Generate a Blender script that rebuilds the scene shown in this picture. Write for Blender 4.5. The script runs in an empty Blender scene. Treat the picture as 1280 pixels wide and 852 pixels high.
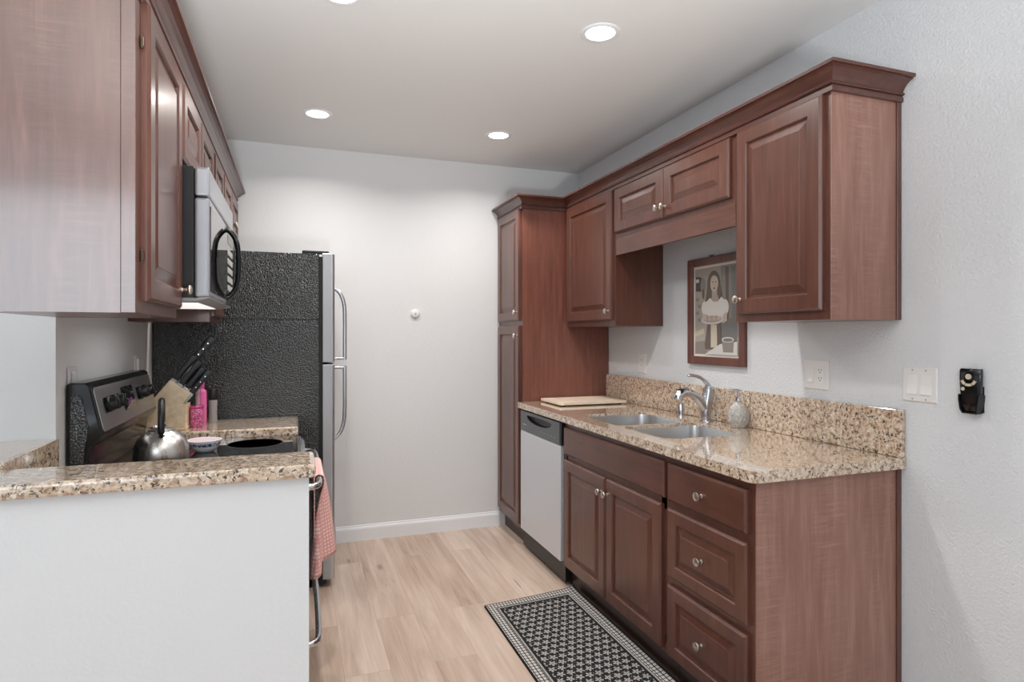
import bpy, bmesh, math, random
from mathutils import Vector, Matrix
random.seed(4)
PI = math.pi
sc = bpy.context.scene
COL = sc.collection

# ------------------------------------------------------------------ camera, world, light, exposure
cam_d = bpy.data.cameras.new('camera'); cam = bpy.data.objects.new('camera', cam_d); COL.objects.link(cam)
cam.location = (0, 0, 1.3304); cam.rotation_euler = (PI/2, 0, -0.3418)
cam_d.sensor_width = 36; cam_d.lens = 758.87*36/1280; cam_d.shift_y = -6.94/1280; cam_d.clip_start = .02
sc.camera = cam
sc.view_settings.view_transform = 'Standard'; sc.view_settings.look = 'None'
sc.view_settings.exposure = -0.2; sc.view_settings.gamma = 1.0; sc.view_settings.use_curve_mapping = False

world = bpy.data.worlds.new('world'); sc.world = world; world.use_nodes = True
bg = world.node_tree.nodes['Background']
bg.inputs['Color'].default_value = (.86, .93, 1, 1); bg.inputs['Strength'].default_value = 0.5

def area_light(name, loc, rot, sx, sy, power, color, shape='RECTANGLE', spread=PI):
    d = bpy.data.lights.new(name, 'AREA'); d.shape = shape; d.size = sx; d.size_y = sy
    d.energy = power; d.color = color; d.spread = spread
    o = bpy.data.objects.new(name, d); COL.objects.link(o); o.location = loc; o.rotation_euler = rot
    return o
# daylight through the patio window behind the camera and the open left side; an added fill light there, not a real lamp, brightens the ceiling
area_light('daylight_window', (-1.55, -2.10, 1.70), (PI/2, 0, 0), 1.9, 1.4, 40, (.84, .93, 1))
area_light('daylight_side', (-3.6, -.2, 1.25), (PI/2, 0, -PI/2), 3.0, 2.1, 14, (.80, .91, 1))
area_light('ceiling_fill_light', (.1, -1.0, .7), (PI-math.radians(36), 0, 0), .5, .5, 62, (.97, .99, 1), 'DISK', math.radians(90))
DOWNLIGHT_POWER = 9.0

# ------------------------------------------------------------------ mesh helpers
def box(bm, x0, x1, y0, y1, z0, z1):
    v = [bm.verts.new(p) for p in ((x0,y0,z0),(x1,y0,z0),(x1,y1,z0),(x0,y1,z0),(x0,y0,z1),(x1,y0,z1),(x1,y1,z1),(x0,y1,z1))]
    for f in ((0,3,2,1),(4,5,6,7),(0,1,5,4),(1,2,6,5),(2,3,7,6),(3,0,4,7)): bm.faces.new([v[i] for i in f])

def rbox(bm, x0, x1, y0, y1, z0, z1, r=.003, seg=2):
    t = bmesh.new(); box(t, x0, x1, y0, y1, z0, z1)
    bmesh.ops.bevel(t, geom=t.edges[:], offset=r, segments=seg, affect='EDGES', profile=.5)
    merge(bm, t)

def merge(bm, t, mat=None):
    if mat is not None: bmesh.ops.transform(t, matrix=mat, verts=t.verts)
    me = bpy.data.meshes.new('tmp'); t.to_mesh(me); t.free(); bm.from_mesh(me); bpy.data.meshes.remove(me)

def loft(bm, rings, cap0=True, cap1=True, closed=True):
    R = [[bm.verts.new(p) for p in r] for r in rings]; n = len(R[0])
    for a, b in zip(R, R[1:]):
        for i in range(n if closed else n-1):
            j = (i+1) % n; bm.faces.new((a[i], a[j], b[j], b[i]))
    if cap0: bm.faces.new(R[0][::-1])
    if cap1: bm.faces.new(R[-1])

def lathe(bm, prof, n=24, mat=None):
    t = bmesh.new(); rings = []
    for r, z in prof:
        rings.append([(max(r, 1e-5)*math.cos(2*PI*i/n), max(r, 1e-5)*math.sin(2*PI*i/n), z) for i in range(n)])
    loft(t, rings); merge(bm, t, mat)

def tube(bm, pts, rad, n=12, sq=1.0):
    pts = [Vector(p) for p in pts]; m = len(pts)
    rad = rad if isinstance(rad, (list, tuple)) else [rad]*m
    T = []
    for i in range(m):
        a = pts[max(i-1, 0)]; b = pts[min(i+1, m-1)]; T.append((b-a).normalized())
    up = Vector((0,0,1)) if abs(T[0].z) < .9 else Vector((1,0,0))
    u = T[0].cross(up).normalized(); rings = []
    for i in range(m):
        u = (u - T[i]*u.dot(T[i])).normalized(); w = T[i].cross(u)
        rings.append([pts[i] + (u*math.cos(2*PI*k/n) + w*math.sin(2*PI*k/n)*sq)*rad[i] for k in range(n)])
    loft(bm, rings)

def spline(pts, per=6):
    P = [Vector(p) for p in pts]; P = [P[0]*2-P[1]] + P + [P[-1]*2-P[-2]]; out = []
    for i in range(1, len(P)-2):
        a, b, c, d = P[i-1:i+3]
        for k in range(per):
            t = k/per
            out.append(.5*((2*b)+(c-a)*t+(2*a-5*b+4*c-d)*t*t+(3*b-a-3*c+d)*t**3))
    out.append(P[-2]); return out

def prism(bm, poly, axis, lo, hi):
    """extrude a 2D outline along an axis; poly in the other two axes, in order"""
    def P(a, b, c):
        return {'x': (c, a, b), 'y': (a, c, b), 'z': (a, b, c)}[axis]
    loft(bm, [[P(a, b, lo) for a, b in poly], [P(a, b, hi) for a, b in poly]])

def slab(bm, outline, holes, z0, z1):
    """flat slab (XY outline with holes) from z0 to z1"""
    t = bmesh.new(); E = []
    for lp in [outline] + holes:
        vs = [t.verts.new((x, y, z0)) for x, y in lp]
        E += [t.edges.new((vs[i], vs[(i+1) % len(vs)])) for i in range(len(vs))]
    bmesh.ops.triangle_fill(t, use_beauty=True, use_dissolve=False, edges=E)
    g = bmesh.ops.extrude_face_region(t, geom=t.faces[:])
    bmesh.ops.translate(t, vec=(0, 0, z1-z0), verts=[v for v in g['geom'] if isinstance(v, bmesh.types.BMVert)])
    bmesh.ops.recalc_face_normals(t, faces=t.faces)
    merge(bm, t)

def rrect(x0, x1, y0, y1, r, n=6):
    r = r if isinstance(r, (list, tuple)) else [r]*4; out = []
    for (cx, cy, a, q) in ((x1, y1, 0, r[0]), (x0, y1, PI/2, r[1]), (x0, y0, PI, r[2]), (x1, y0, 3*PI/2, r[3])):
        sx = 1 if cx == x1 else -1; sy = 1 if cy == y1 else -1
        for k in range(n+1):
            t = a + k*PI/2/n
            out.append((cx - sx*q + q*math.cos(t), cy - sy*q + q*math.sin(t)))
    return out

def tag(o, label, cat, group=None):
    o['label'] = label; o['category'] = cat
    if group: o['group'] = group
    return o

def thing(name, label, cat, loc=(0,0,0), group=None):
    o = bpy.data.objects.new(name, None); COL.objects.link(o); o.location = loc; o.empty_display_size = .05
    return tag(o, label, cat, group)

def wloc(o):
    v = Vector(o.location)
    while o.parent: o = o.parent; v += Vector(o.location)
    return v

def obj(name, bm, mat, parent=None, smooth=False, bevel=0, seg=2, label=None, origin=None):
    """link bm (built in world coordinates) as ONE mesh object"""
    bmesh.ops.recalc_face_normals(bm, faces=bm.faces)
    me = bpy.data.meshes.new(name); bm.to_mesh(me); bm.free()
    o = bpy.data.objects.new(name, me); COL.objects.link(o)
    base = Vector((0,0,0))
    if parent: base = wloc(parent); o.parent = parent
    if origin is not None: o.location = Vector(origin) - base; base = Vector(origin)
    me.transform(Matrix.Translation(-base))
    for m in (mat if isinstance(mat, (list, tuple)) else [mat]): me.materials.append(m)
    if smooth:
        for p in me.polygons: p.use_smooth = True
        me.set_sharp_from_angle(angle=math.radians(40))
    if bevel:
        b = o.modifiers.new('bevel', 'BEVEL'); b.width = bevel; b.segments = seg; b.limit_method = 'ANGLE'; b.angle_limit = math.radians(50)
    if label: o['label'] = label
    return o

def struct(name, bm, mat, **k):
    o = obj(name, bm, mat, **k); o['kind'] = 'structure'; return o

def copy_tree(o, parent=None, shift=None):
    c = o.copy(); COL.objects.link(c)
    if parent: c.parent = parent
    if shift is not None: c.location = Vector(o.location) + Vector(shift)
    for ch in list(o.children): copy_tree(ch, c)
    return c

B = bmesh.new

# ------------------------------------------------------------------ materials
def lin(r, g, b):
    f = lambda c: (c/255/12.92) if c/255 <= .04045 else ((c/255+.055)/1.055)**2.4
    return (f(r), f(g), f(b), 1)

class M:
    def __init__(s, name, color=(.8,.8,.8,1), rough=.5, metal=0, coat=0, coat_r=.1, ior=1.5, spec=.5):
        s.m = bpy.data.materials.new(name); s.m.use_nodes = True; s.t = s.m.node_tree
        s.p = s.t.nodes['Principled BSDF']; s.set('Base Color', color); s.set('Roughness', rough); s.set('Metallic', metal)
        s.set('Coat Weight', coat); s.set('Coat Roughness', coat_r); s.set('IOR', ior); s.set('Specular IOR Level', spec)
    def set(s, k, v): s.p.inputs[k].default_value = v
    def n(s, typ, **kw):
        nd = s.t.nodes.new(typ)
        for k, v in kw.items():
            if k in nd.inputs: nd.inputs[k].default_value = v
            else: setattr(nd, k, v)
        return nd
    def link(s, a, b): s.t.links.new(a, b)
    def coord(s, scale=(1,1,1), rot=(0,0,0), loc=(0,0,0)):
        c = s.n('ShaderNodeTexCoord'); mp = s.n('ShaderNodeMapping')
        mp.inputs['Scale'].default_value = scale; mp.inputs['Rotation'].default_value = rot; mp.inputs['Location'].default_value = loc
        s.link(c.outputs['Object'], mp.inputs['Vector']); return mp.outputs['Vector']
    def noise(s, vec, scale=5, detail=4, rough=.55, dist=0):
        nd = s.n('ShaderNodeTexNoise'); nd.inputs['Scale'].default_value = scale; nd.inputs['Detail'].default_value = detail
        nd.inputs['Roughness'].default_value = rough; nd.inputs['Distortion'].default_value = dist
        s.link(vec, nd.inputs['Vector']); return nd.outputs['Fac']
    def ramp(s, fac, stops, interp='LINEAR'):
        nd = s.n('ShaderNodeValToRGB'); cr = nd.color_ramp; cr.interpolation = interp
        while len(cr.elements) < len(stops): cr.elements.new(.5)
        for e, (p, c) in zip(cr.elements, stops):
            e.position = p; e.color = c if not isinstance(c, (int, float)) else (c, c, c, 1)
        s.link(fac, nd.inputs['Fac']); return nd.outputs['Color']
    def mix(s, fac, a, b, mode='MIX'):
        nd = s.n('ShaderNodeMix', data_type='RGBA', blend_type=mode)
        for sock, val in ((nd.inputs['Factor'], fac), (nd.inputs['A'] if False else nd.inputs[6], a), (nd.inputs[7], b)):
            if hasattr(val, 'links'): s.link(val, sock)
            else: sock.default_value = val
        return nd.outputs[2]
    def math(s, op, a, b=0.0, c=0.0):
        nd = s.n('ShaderNodeMath', operation=op)
        for i, v in enumerate((a, b, c)):
            if hasattr(v, 'links'): s.link(v, nd.inputs[i])
            else: nd.inputs[i].default_value = v
        return nd.outputs[0]
    def sep(s, vec):
        nd = s.n('ShaderNodeSeparateXYZ'); s.link(vec, nd.inputs[0]); return nd.outputs
    def bump(s, h, strength=.3, dist=.01):
        nd = s.n('ShaderNodeBump'); nd.inputs['Strength'].default_value = strength; nd.inputs['Distance'].default_value = dist
        s.link(h, nd.inputs['Height']); s.link(nd.outputs['Normal'], s.p.inputs['Normal']); return nd
    def base(s, sock): s.link(sock, s.p.inputs['Base Color'])

def wood(name, dark, mid, light, horiz=False, rough=.34, coat=.35, figured=0.0, coat_r=.16, coat_ior=1.5):
    w = M(name, mid, rough, coat=coat, coat_r=coat_r); w.set('Coat IOR', coat_ior)
    g = (26, 3.0, 26) if horiz else (26, 26, 2.2)
    a = w.noise(w.coord(g), 1.6, 6, .62, .25)
    b = w.noise(w.coord((3, 3, 1.1)), 1.7, 3, .5)
    c = w.ramp(a, [(.30, dark), (.52, mid), (.74, light)])
    c = w.mix(w.math('MULTIPLY', b, .55), c, w.ramp(b, [(.3, dark), (.75, light)]))
    if figured:
        r = w.noise(w.coord((9, 9, 95), loc=(3, 1, 2)), 1.0, 3, .6, .8)
        msk = w.ramp(w.noise(w.coord((6, 6, 1.3), loc=(5, 2, 1)), 1.3, 2), [(.42, 0.0), (.62, 1.0)])
        f = w.math('MULTIPLY', w.ramp(r, [(.46, 0.0), (.66, 1.0)]), msk)
        c = w.mix(w.math('MULTIPLY', f, figured), c, light)
    w.base(c); w.bump(a, .06, .002)
    return w.m

WD = wood('cherry_stain', lin(76, 43, 33), lin(94, 56, 44), lin(110, 70, 57))
WDH = wood('cherry_stain_across', lin(76, 43, 33), lin(94, 56, 44), lin(110, 70, 57), horiz=True)
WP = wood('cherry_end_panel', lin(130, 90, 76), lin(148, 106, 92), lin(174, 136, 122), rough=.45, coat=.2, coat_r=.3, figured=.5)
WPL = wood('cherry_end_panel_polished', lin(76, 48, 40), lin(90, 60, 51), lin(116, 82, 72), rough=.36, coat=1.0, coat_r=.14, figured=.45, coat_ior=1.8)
KICK = wood('dark_toe_kick', lin(38, 24, 20), lin(52, 34, 28), lin(66, 44, 36), horiz=True, coat=.1)
FRAMEW = wood('picture_frame_wood', lin(78, 42, 34), lin(104, 60, 48), lin(128, 78, 64), coat=.2)

def wallmat(name, col, bump=.0, scale=130):
    w = M(name, col, .62, spec=.35)
    if bump:
        v = w.coord()
        h = w.noise(v, scale, 3, .6, .4); w.bump(w.ramp(h, [(.38, 0.0), (.66, 1.0)]), bump, .004)
    return w.m
WALL = wallmat('wall_paint', lin(224, 225, 226), .10, 90)
WALLT = wallmat('wall_paint_orange_peel', lin(222, 225, 228), .38, 110)
CEIL = wallmat('ceiling_paint', lin(232, 232, 231), .04, 60)
TRIM = M('white_trim', lin(235, 237, 240), .35).m
PLATE = M('white_plastic', lin(232, 230, 228), .35).m
PLATE2 = M('white_plastic_rocker', lin(240, 239, 238), .25).m
SLOT = M('dark_slot', lin(40, 38, 36), .6).m

# granite
def granite(name, bright=1.0):
    g = M(name, rough=.09, coat=1.0, coat_r=.03)
    v = g.coord()
    n1 = g.noise(v, 60, 6, .7, .6)
    n2 = g.noise(g.coord((1, 1.7, 1), rot=(0, 0, .5)), 10, 5, .6, .8)
    c = g.ramp(n1, [(.32, lin(92, 70, 54)), (.41, lin(158, 128, 102)), (.50, lin(208, 188, 166)), (.60, lin(230, 214, 194)), (.72, lin(242, 234, 222))])
    c = g.mix(g.ramp(n2, [(.38, 0.0), (.66, .4)]), c, lin(194, 164, 138))
    n4 = g.noise(g.coord(loc=(7, 3, 1)), 70, 3, .6)
    c = g.mix(g.ramp(n4, [(.60, 0.0), (.66, .85)]), c, lin(238, 230, 218))
    n3 = g.noise(g.coord(loc=(2, 9, 4)), 95, 3, .6, .5)
    sp = g.ramp(n3, [(.585, 0.0), (.625, 1.0)])
    c = g.mix(g.math('MULTIPLY', sp, .9), c, lin(40, 33, 30))
    g.base(c); return g.m
GRAN = granite('granite')

# floor planks
def floor_mat():
    f = M('light_oak_planks', rough=.36, coat=.12, coat_r=.2)
    v = f.coord(rot=(0, 0, PI/2))
    br = f.n('ShaderNodeTexBrick', offset=.37, offset_frequency=2, squash=1.0)
    f.link(v, br.inputs['Vector'])
    for k, x in (('Color1', (0, 0, 0, 1)), ('Color2', (1, 1, 1, 1)), ('Mortar', (.5, .5, .5, 1)), ('Scale', 1.0), ('Mortar Size', .0012), ('Brick Width', 1.22), ('Row Height', .178), ('Bias', 0.0), ('Mortar Smooth', .2)):
        br.inputs[k].default_value = x
    tint = br.outputs['Color']
    cell = f.n('ShaderNodeVectorMath', operation='SCALE'); f.link(tint, cell.inputs[0]); cell.inputs['Scale'].default_value = 37.0
    off = f.n('ShaderNodeVectorMath', operation='ADD'); f.link(f.coord((14, .9, 1)), off.inputs[0]); f.link(cell.outputs[0], off.inputs[1])
    gr = f.noise(off.outputs[0], 1.5, 8, .66, .5)
    off2 = f.n('ShaderNodeVectorMath', operation='ADD'); f.link(f.coord((2.6, .8, 1)), off2.inputs[0]); f.link(cell.outputs[0], off2.inputs[1])
    lg = f.noise(off2.outputs[0], 1.3, 3, .5, .6)
    c = f.ramp(gr, [(.25, lin(140, 112, 94)), (.5, lin(198, 174, 156)), (.75, lin(234, 216, 202))])
    c = f.mix(.38, c, f.ramp(lg, [(.3, lin(160, 130, 110)), (.55, lin(200, 178, 160)), (.75, lin(220, 204, 190))]))
    c = f.mix(.20, c, f.ramp(tint, [(0, lin(160, 132, 112)), (1, lin(234, 218, 206))]))
    kn = f.n('ShaderNodeTexVoronoi'); f.link(f.coord((5.2, 1.7, 1), loc=(.3, .2, 0)), kn.inputs['Vector']); kn.inputs['Scale'].default_value = 1.0
    c = f.mix(f.ramp(kn.outputs['Distance'], [(.0, .7), (.05, .45), (.11, 0.0)]), c, lin(126, 94, 74))
    st = f.noise(f.coord((34, 2.2, 1), loc=(2, 5, 0)), 1.0, 3, .6, 1.2); sm = f.noise(f.coord((3.2, 1.3, 1), loc=(8, 1, 0)), 1.0, 2, .5)
    c = f.mix(f.math('MULTIPLY', f.ramp(st, [(.60, 0.0), (.68, .7)]), f.ramp(sm, [(.48, 0.0), (.62, 1.0)])), c, lin(140, 108, 88))
    c = f.mix(f.math('MULTIPLY', br.outputs['Fac'], .28), c, lin(120, 94, 76))
    f.base(c); f.bump(gr, .05, .002); return f.m
FLOOR = floor_mat()

def brushed(name, col, rough=.32, axis='z', aniso_scale=300):
    s = M(name, col, rough, metal=1)
    sc3 = {'z': (aniso_scale, aniso_scale, 2), 'y': (aniso_scale, 2, aniso_scale), 'x': (2, aniso_scale, aniso_scale)}[axis]
    n = s.noise(s.coord(sc3), 1, 3, .6)
    s.link(s.ramp(n, [(.3, rough*.8), (.7, rough*1.25)]), s.p.inputs['Roughness']); return s.m
STEEL = brushed('stainless_steel', lin(202, 204, 208), .30, 'z')
STEELH = brushed('stainless_steel_across', lin(196, 197, 200), .26, 'y')
DWSTEEL = M('dishwasher_steel', lin(222, 225, 230), .42, metal=.5).m
SINKST = M('sink_steel', lin(214, 214, 214), .3, metal=1).m
CHROME = M('chrome', lin(214, 214, 216), .12, metal=1).m
FAUC = M('faucet_satin', lin(196, 196, 200), .26, metal=1).m
NICKEL = M('satin_nickel', lin(216, 208, 198), .28, metal=1).m
HINGE = M('hinge_metal', lin(120, 104, 92), .35, metal=1).m
BLACKGL = M('black_glass', lin(14, 14, 16), .04, coat=.5, coat_r=.02).m
BLACK = M('black_enamel', lin(14, 14, 15), .2, coat=.15, coat_r=.05, spec=.4).m
BLACKP = M('black_plastic', lin(24, 24, 25), .38).m
GASKET = M('dark_gasket', lin(30, 30, 31), .7).m
DGREY = M('dark_grey_plastic', lin(92, 97, 102), .34).m
DOORGREY = M('grey_painted_steel', lin(178, 180, 184), .4, metal=.25).m
MWDOORS = M('microwave_silver', lin(176, 178, 184), .3, metal=.6).m

def textured_black(name, sc=190, st=.6):
    b = M(name, lin(26, 31, 32), .15, spec=1.0)
    vo = b.n('ShaderNodeTexVoronoi', feature='SMOOTH_F1'); b.link(b.coord(), vo.inputs['Vector']); vo.inputs['Scale'].default_value = sc
    n = b.noise(b.coord(), sc*.55, 2, .6)
    h = b.math('ADD', b.math('MULTIPLY', vo.outputs['Distance'], -1.0), b.math('MULTIPLY', n, .8))
    b.bump(h, st, .006); return b.m
FRBLACK = textured_black('pebbled_black_steel')

# ------------------------------------------------------------------ constants of the room (metres)
XR, YB, H = 1.956, 4.05, 2.5208
XL = -.656
FB, DB_ = 1.346, 1.326          # face frame and door plane of the right base cabinets
FU = 1.650                      # face frame of the right wall cabinets
YE = 1.523                      # near end of the right run
FL = -.350                      # face frame of the left wall cabinets
CT0, CT1 = .884, .914           # countertop underside and top

# ------------------------------------------------------------------ the setting
b = B(); box(b, -3.7, 2.1, -2.12, 4.2, -.06, 0); struct('floor', b, FLOOR)
b = B(); box(b, -3.7, 2.1, -2.12, 4.2, H, H+.08); struct('ceiling', b, CEIL)
b = B(); box(b, XR, XR+.12, -2.12, 4.2, 0, H); struct('wall_right', b, WALLT)
b = B(); box(b, XL-.12, XR, YB, YB+.12, 0, H); struct('wall_back', b, WALL)
b = B(); box(b, XL-.12, XL, 2.10, YB, 0, H); struct('wall_left', b, WALL)
b = B(); box(b, -3.7, XL-.12, 2.10, 2.22, 0, H); struct('wall_living', b, WALL)
b = B(); box(b, -1.06, .030, 1.575, 1.720, 0, .985); struct('wall_front', b, WALL)
b = B(); box(b, -1.06, XL-.004, 1.721, 2.099, 0, .985); struct('wall_front_return', b, WALL)
def baseboard(name, poly_along, fixed):
    b = B(); x0, x1 = poly_along
    prism(b, [(fixed, 0), (fixed-.014, 0), (fixed-.014, .075), (fixed-.011, .085), (fixed-.007, .09), (fixed-.006, .098), (fixed, .1)], 'x', x0, x1)
    struct(name, b, TRIM)
baseboard('baseboard_back', (.24, 1.346), YB)
b = B(); prism(b, [(XR, 0), (XR-.012, 0), (XR-.012, .085), (XR-.006, .098), (XR, .1)], 'y', -1.99, YE-.02); struct('baseboard_right', b, TRIM)

# ------------------------------------------------------------------ cabinet pieces
KNOBP = [(.0045, 0), (.0075, .001), (.0075, .003), (.005, .005), (.005, .013), (.0075, .016), (.0135, .019), (.0155, .023), (.0145, .027), (.009, .0295), (0, .030)]
def knob(parent, x, y, z, sg):
    b = B(); lathe(b, KNOBP, 20, Matrix.Translation((x, y, z)) @ Matrix.Rotation(sg*PI/2, 4, 'Y'))
    return obj('knob', b, NICKEL, parent, smooth=True)

def panel(xf, sg, y0, y1, z0, z1, t=.02, raised=True, stile=.055):
    """door or drawer front on the plane x = xf, facing sg*X"""
    L = [(0, 0), (0, t-.007), (.0025, t-.0045), (.0035, t-.0045), (.008, t)]
    if raised: L += [(stile, t), (stile+.003, t-.004), (stile+.005, t-.0105), (stile+.013, t-.0105), (stile+.036, t-.0025), (stile+.038, t-.001)]
    bm = B(); rings = []
    for i, d in L:
        x = xf + sg*d
        rings.append([(x, y0+i, z0+i), (x, y1-i, z0+i), (x, y1-i, z1-i), (x, y0+i, z1-i)])
    loft(bm, rings); return bm

def hinge(parent, x, y, z, sg):
    b = B(); rbox(b, min(x, x+sg*.005), max(x, x+sg*.005), y, y+.008, z-.016, z+.016, .0015, 1)
    tube(b, [(x+sg*.005, y+.002, z-.010), (x+sg*.005, y+.002, z+.010)], .0025, 8)
    return obj('hinge', b, HINGE, parent)

def carcass(parent, x0, x1, y0, y1, z0, z1, mat=WD, hollow=False):
    b = B(); y0 += .0008; y1 -= .0008
    if hollow:
        w = .018; box(b, x0, x1, y0, y0+w, z0, z1); box(b, x0, x1, y1-w, y1, z0, z1); box(b, x1-.01, x1, y0+w, y1-w, z0, z1)
        box(b, x0, x1-.01, y0+w, y1-w, z0, z0+w); box(b, x0, x0+w, y0+w, y1-w, z0+w, z0+.05); box(b, x0, x0+w, y0+w, y1-w, .66, .72); box(b, x0, x0+w, y0+w, y1-w, .83, z1)
        box(b, x0, x0+w, y0+w, y0+.055, z0+.05, .83); box(b, x0, x0+w, y1-.04, y1-w, z0+.05, .83)
    else: box(b, x0, x1, y0, y1, z0, z1)
    return obj('carcass', b, mat, parent, bevel=.001, seg=1)

# --- right base run
def base_cab(name, label, y0, y1, hollow=False):
    t = thing(name, label, 'cabinet', (1.65, (y0+y1)/2, 0))
    carcass(t, FB, XR-.002, y0, y1, .105, .876, hollow=hollow)
    b = B(); box(b, 1.388, 1.402, y0+.001, y1-.001, 0, .104); obj('toe_kick', b, KICK, t)
    return t
t = base_cab('drawer_cabinet', 'cherry base cabinet with three stacked drawers at the near end of the sink counter', YE, 1.982)
for z0, z1, kz, rs in ((.705, .846, .773, False), (.418, .677, .546, True), (.118, .388, .254, True)):
    o = obj('drawer', panel(FB, -1, 1.546, 1.982-.006, z0, z1, raised=rs, stile=.048), WDH if not rs else WD, t)
    knob(o, FB-.02, 1.764, kz, -1)
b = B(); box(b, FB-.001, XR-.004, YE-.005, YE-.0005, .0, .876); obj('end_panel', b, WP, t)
b = B(); rbox(b, XR-.022, XR-.0022, YE-.012, YE-.0052, 0, .876, .0015, 1); obj('scribe_strip', b, WD, t)
t = base_cab('sink_cabinet', 'cherry base cabinet under the sink with two doors and a false drawer front', 1.982, 2.943, True)
obj('false_front', panel(FB, -1, 2.000, 2.922, .708, .848, raised=False), WDH, t)
for y0, y1, ky in ((2.021, 2.462, 2.440), (2.472, 2.922, 2.496)):
    o = obj('door', panel(FB, -1, y0, y1, .124, .680), WD, t); knob(o, FB-.02, ky, .612, -1)
    hy = y0-.012 if ky > 2.3 and y0 < 2.1 else y1+.002
    hinge(o, FB-.001, hy, .165, -1)

# --- pantry
t = thing('pantry_cabinet', 'tall narrow cherry pantry cabinet in the corner against the far wall', 'cabinet', (1.65, 3.81, 0))
carcass(t, FB, XR-.002, 3.583, YB-.002, .105, 2.150, WD)
b = B(); box(b, 1.388, 1.402, 3.585, YB-.003, 0, .104); obj('toe_kick', b, KICK, t)
b = B(); box(b, FB-.001, XR-.004, 3.578, 3.5828, .105, 2.150); obj('side_panel', b, wood('cherry_pantry_side', lin(104, 60, 48), lin(124, 74, 60), lin(140, 90, 76), figured=.2), t)
o = obj('door', panel(FB, -1, 3.605, 4.030, 1.424, 2.140), WD, t); knob(o, FB-.02, 3.632, 1.478, -1)
o = obj('door', panel(FB, -1, 3.605, 4.030, .135, 1.394), WD, t); knob(o, FB-.02, 3.632, 1.330, -1)

# --- right wall cabinets
def wall_cab(name, label, y0, y1, z0, z1=2.150):
    t = thing(name, label, 'cabinet', (1.8, (y0+y1)/2, z0)); carcass(t, FU, XR-.002, y0, y1, z0, z1); return t
t = wall_cab('wall_cabinet', 'cherry wall cabinet with one tall door at the near end, above the double outlet', YE, 1.978, 1.383)
o = obj('door', panel(FU, -1, 1.546, 1.957, 1.414, 2.128), WD, t); knob(o, FU-.02, 1.932, 1.470, -1)
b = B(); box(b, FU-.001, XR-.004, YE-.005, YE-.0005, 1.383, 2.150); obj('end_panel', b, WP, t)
b = B(); rbox(b, XR-.022, XR-.0022, YE-.012, YE-.0052, 1.383, 2.130, .0015, 1); obj('scribe_strip', b, WD, t)
t = wall_cab('wall_cabinet', 'short two-door cherry wall cabinet bridging over the sink', 1.978, 2.945, 1.862)
b = B(); box(b, FU, FU+.02, 1.979, 2.944, 1.768, 1.8615); obj('valance', b, WDH, t)
o = obj('door', panel(FU, -1, 2.001, 2.461, 1.884, 2.124), WD, t); knob(o, FU-.02, 2.440, 1.935, -1)
o = obj('door', panel(FU, -1, 2.467, 2.930, 1.884, 2.124), WD, t); knob(o, FU-.02, 2.490, 1.935, -1)
t = wall_cab('wall_cabinet', 'cherry wall cabinet with one door beside the tall pantry', 2.945, 3.577, 1.383)
o = obj('door', panel(FU, -1, 2.962, 3.550, 1.414, 2.130), WD, t); knob(o, FU-.02, 2.990, 1.465, -1)

# --- crown mouldings
CROWN = [(0, 2.127), (.012, 2.127), (.0125, 2.142), (.008, 2.144), (.008, 2.148), (.015, 2.149), (.018, 2.153), (.015, 2.157), (.011, 2.158), (.012, 2.163), (.017, 2.172), (.026, 2.182), (.038, 2.190), (.047, 2.1935), (.047, 2.1965), (.056, 2.197), (.057, 2.207), (-.02, 2.207), (-.02, 2.1515), (0, 2.1515)]
def crown(path, side):
    P = [Vector(p) for p in path]; bm = B(); rings = []
    N = []
    for i in range(len(P)-1):
        d = (P[i+1]-P[i]).normalized(); N.append(Vector((-d.y, d.x))*side)
    for i, p in enumerate(P):
        if i == 0: m = N[0]
        elif i == len(P)-1: m = N[-1]
        else: m = (N[i-1]+N[i])/(1+N[i-1].dot(N[i]))
        rings.append([(p.x+m.x*o, p.y+m.y*o, z) for o, z in CROWN])
    loft(bm, rings); return bm
WCR = wood('cherry_crown', lin(66, 38, 30), lin(88, 50, 41), lin(104, 66, 55), horiz=True, coat=.35)
tag(obj('crown_molding', crown([(XR-.002, YE-.006), (FU-.0015, YE-.006), (FU-.0015, 3.577), (FB-.0015, 3.577), (FB-.0015, YB-.002)], 1), WCR),
    'stepped cherry crown molding along the cabinets over the sink, wrapping the pantry', 'molding')
tag(obj('crown_molding', crown([(XL+.002, 1.614), (FL+.0015, 1.614), (FL+.0015, YB-.002)], -1), WCR),
    'cherry crown molding along the cabinets over the microwave', 'molding')

# --- left wall cabinets
def left_cab(label, y0, y1, z0, zt=2.150):
    t = thing('wall_cabinet', label, 'cabinet', (-.5, (y0+y1)/2, z0)); carcass(t, XL+.002, FL, y0, y1, z0, zt); return t
t = left_cab('nearest cherry wall cabinet at left, with a wide plain end panel', 1.620, 2.125, 1.383)
o = obj('door', panel(FL, 1, 1.668, 2.108, 1.413, 2.132), WD, t); knob(o, FL+.02, 2.082, 1.470, 1)
hinge(o, FL+.001, 1.655, 1.520, 1); hinge(o, FL+.001, 1.655, 2.030, 1)
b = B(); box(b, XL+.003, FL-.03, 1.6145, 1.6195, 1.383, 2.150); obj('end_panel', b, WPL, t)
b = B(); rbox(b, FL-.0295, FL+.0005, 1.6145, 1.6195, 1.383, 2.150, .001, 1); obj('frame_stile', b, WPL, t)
t = left_cab('short two-door cherry wall cabinet directly above the microwave', 2.125, 2.895, 1.866)
o = obj('door', panel(FL, 1, 2.145, 2.507, 1.890, 2.128), WD, t); knob(o, FL+.02, 2.480, 1.935, 1)
o = obj('door', panel(FL, 1, 2.513, 2.876, 1.890, 2.128), WD, t); knob(o, FL+.02, 2.540, 1.935, 1)
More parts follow.
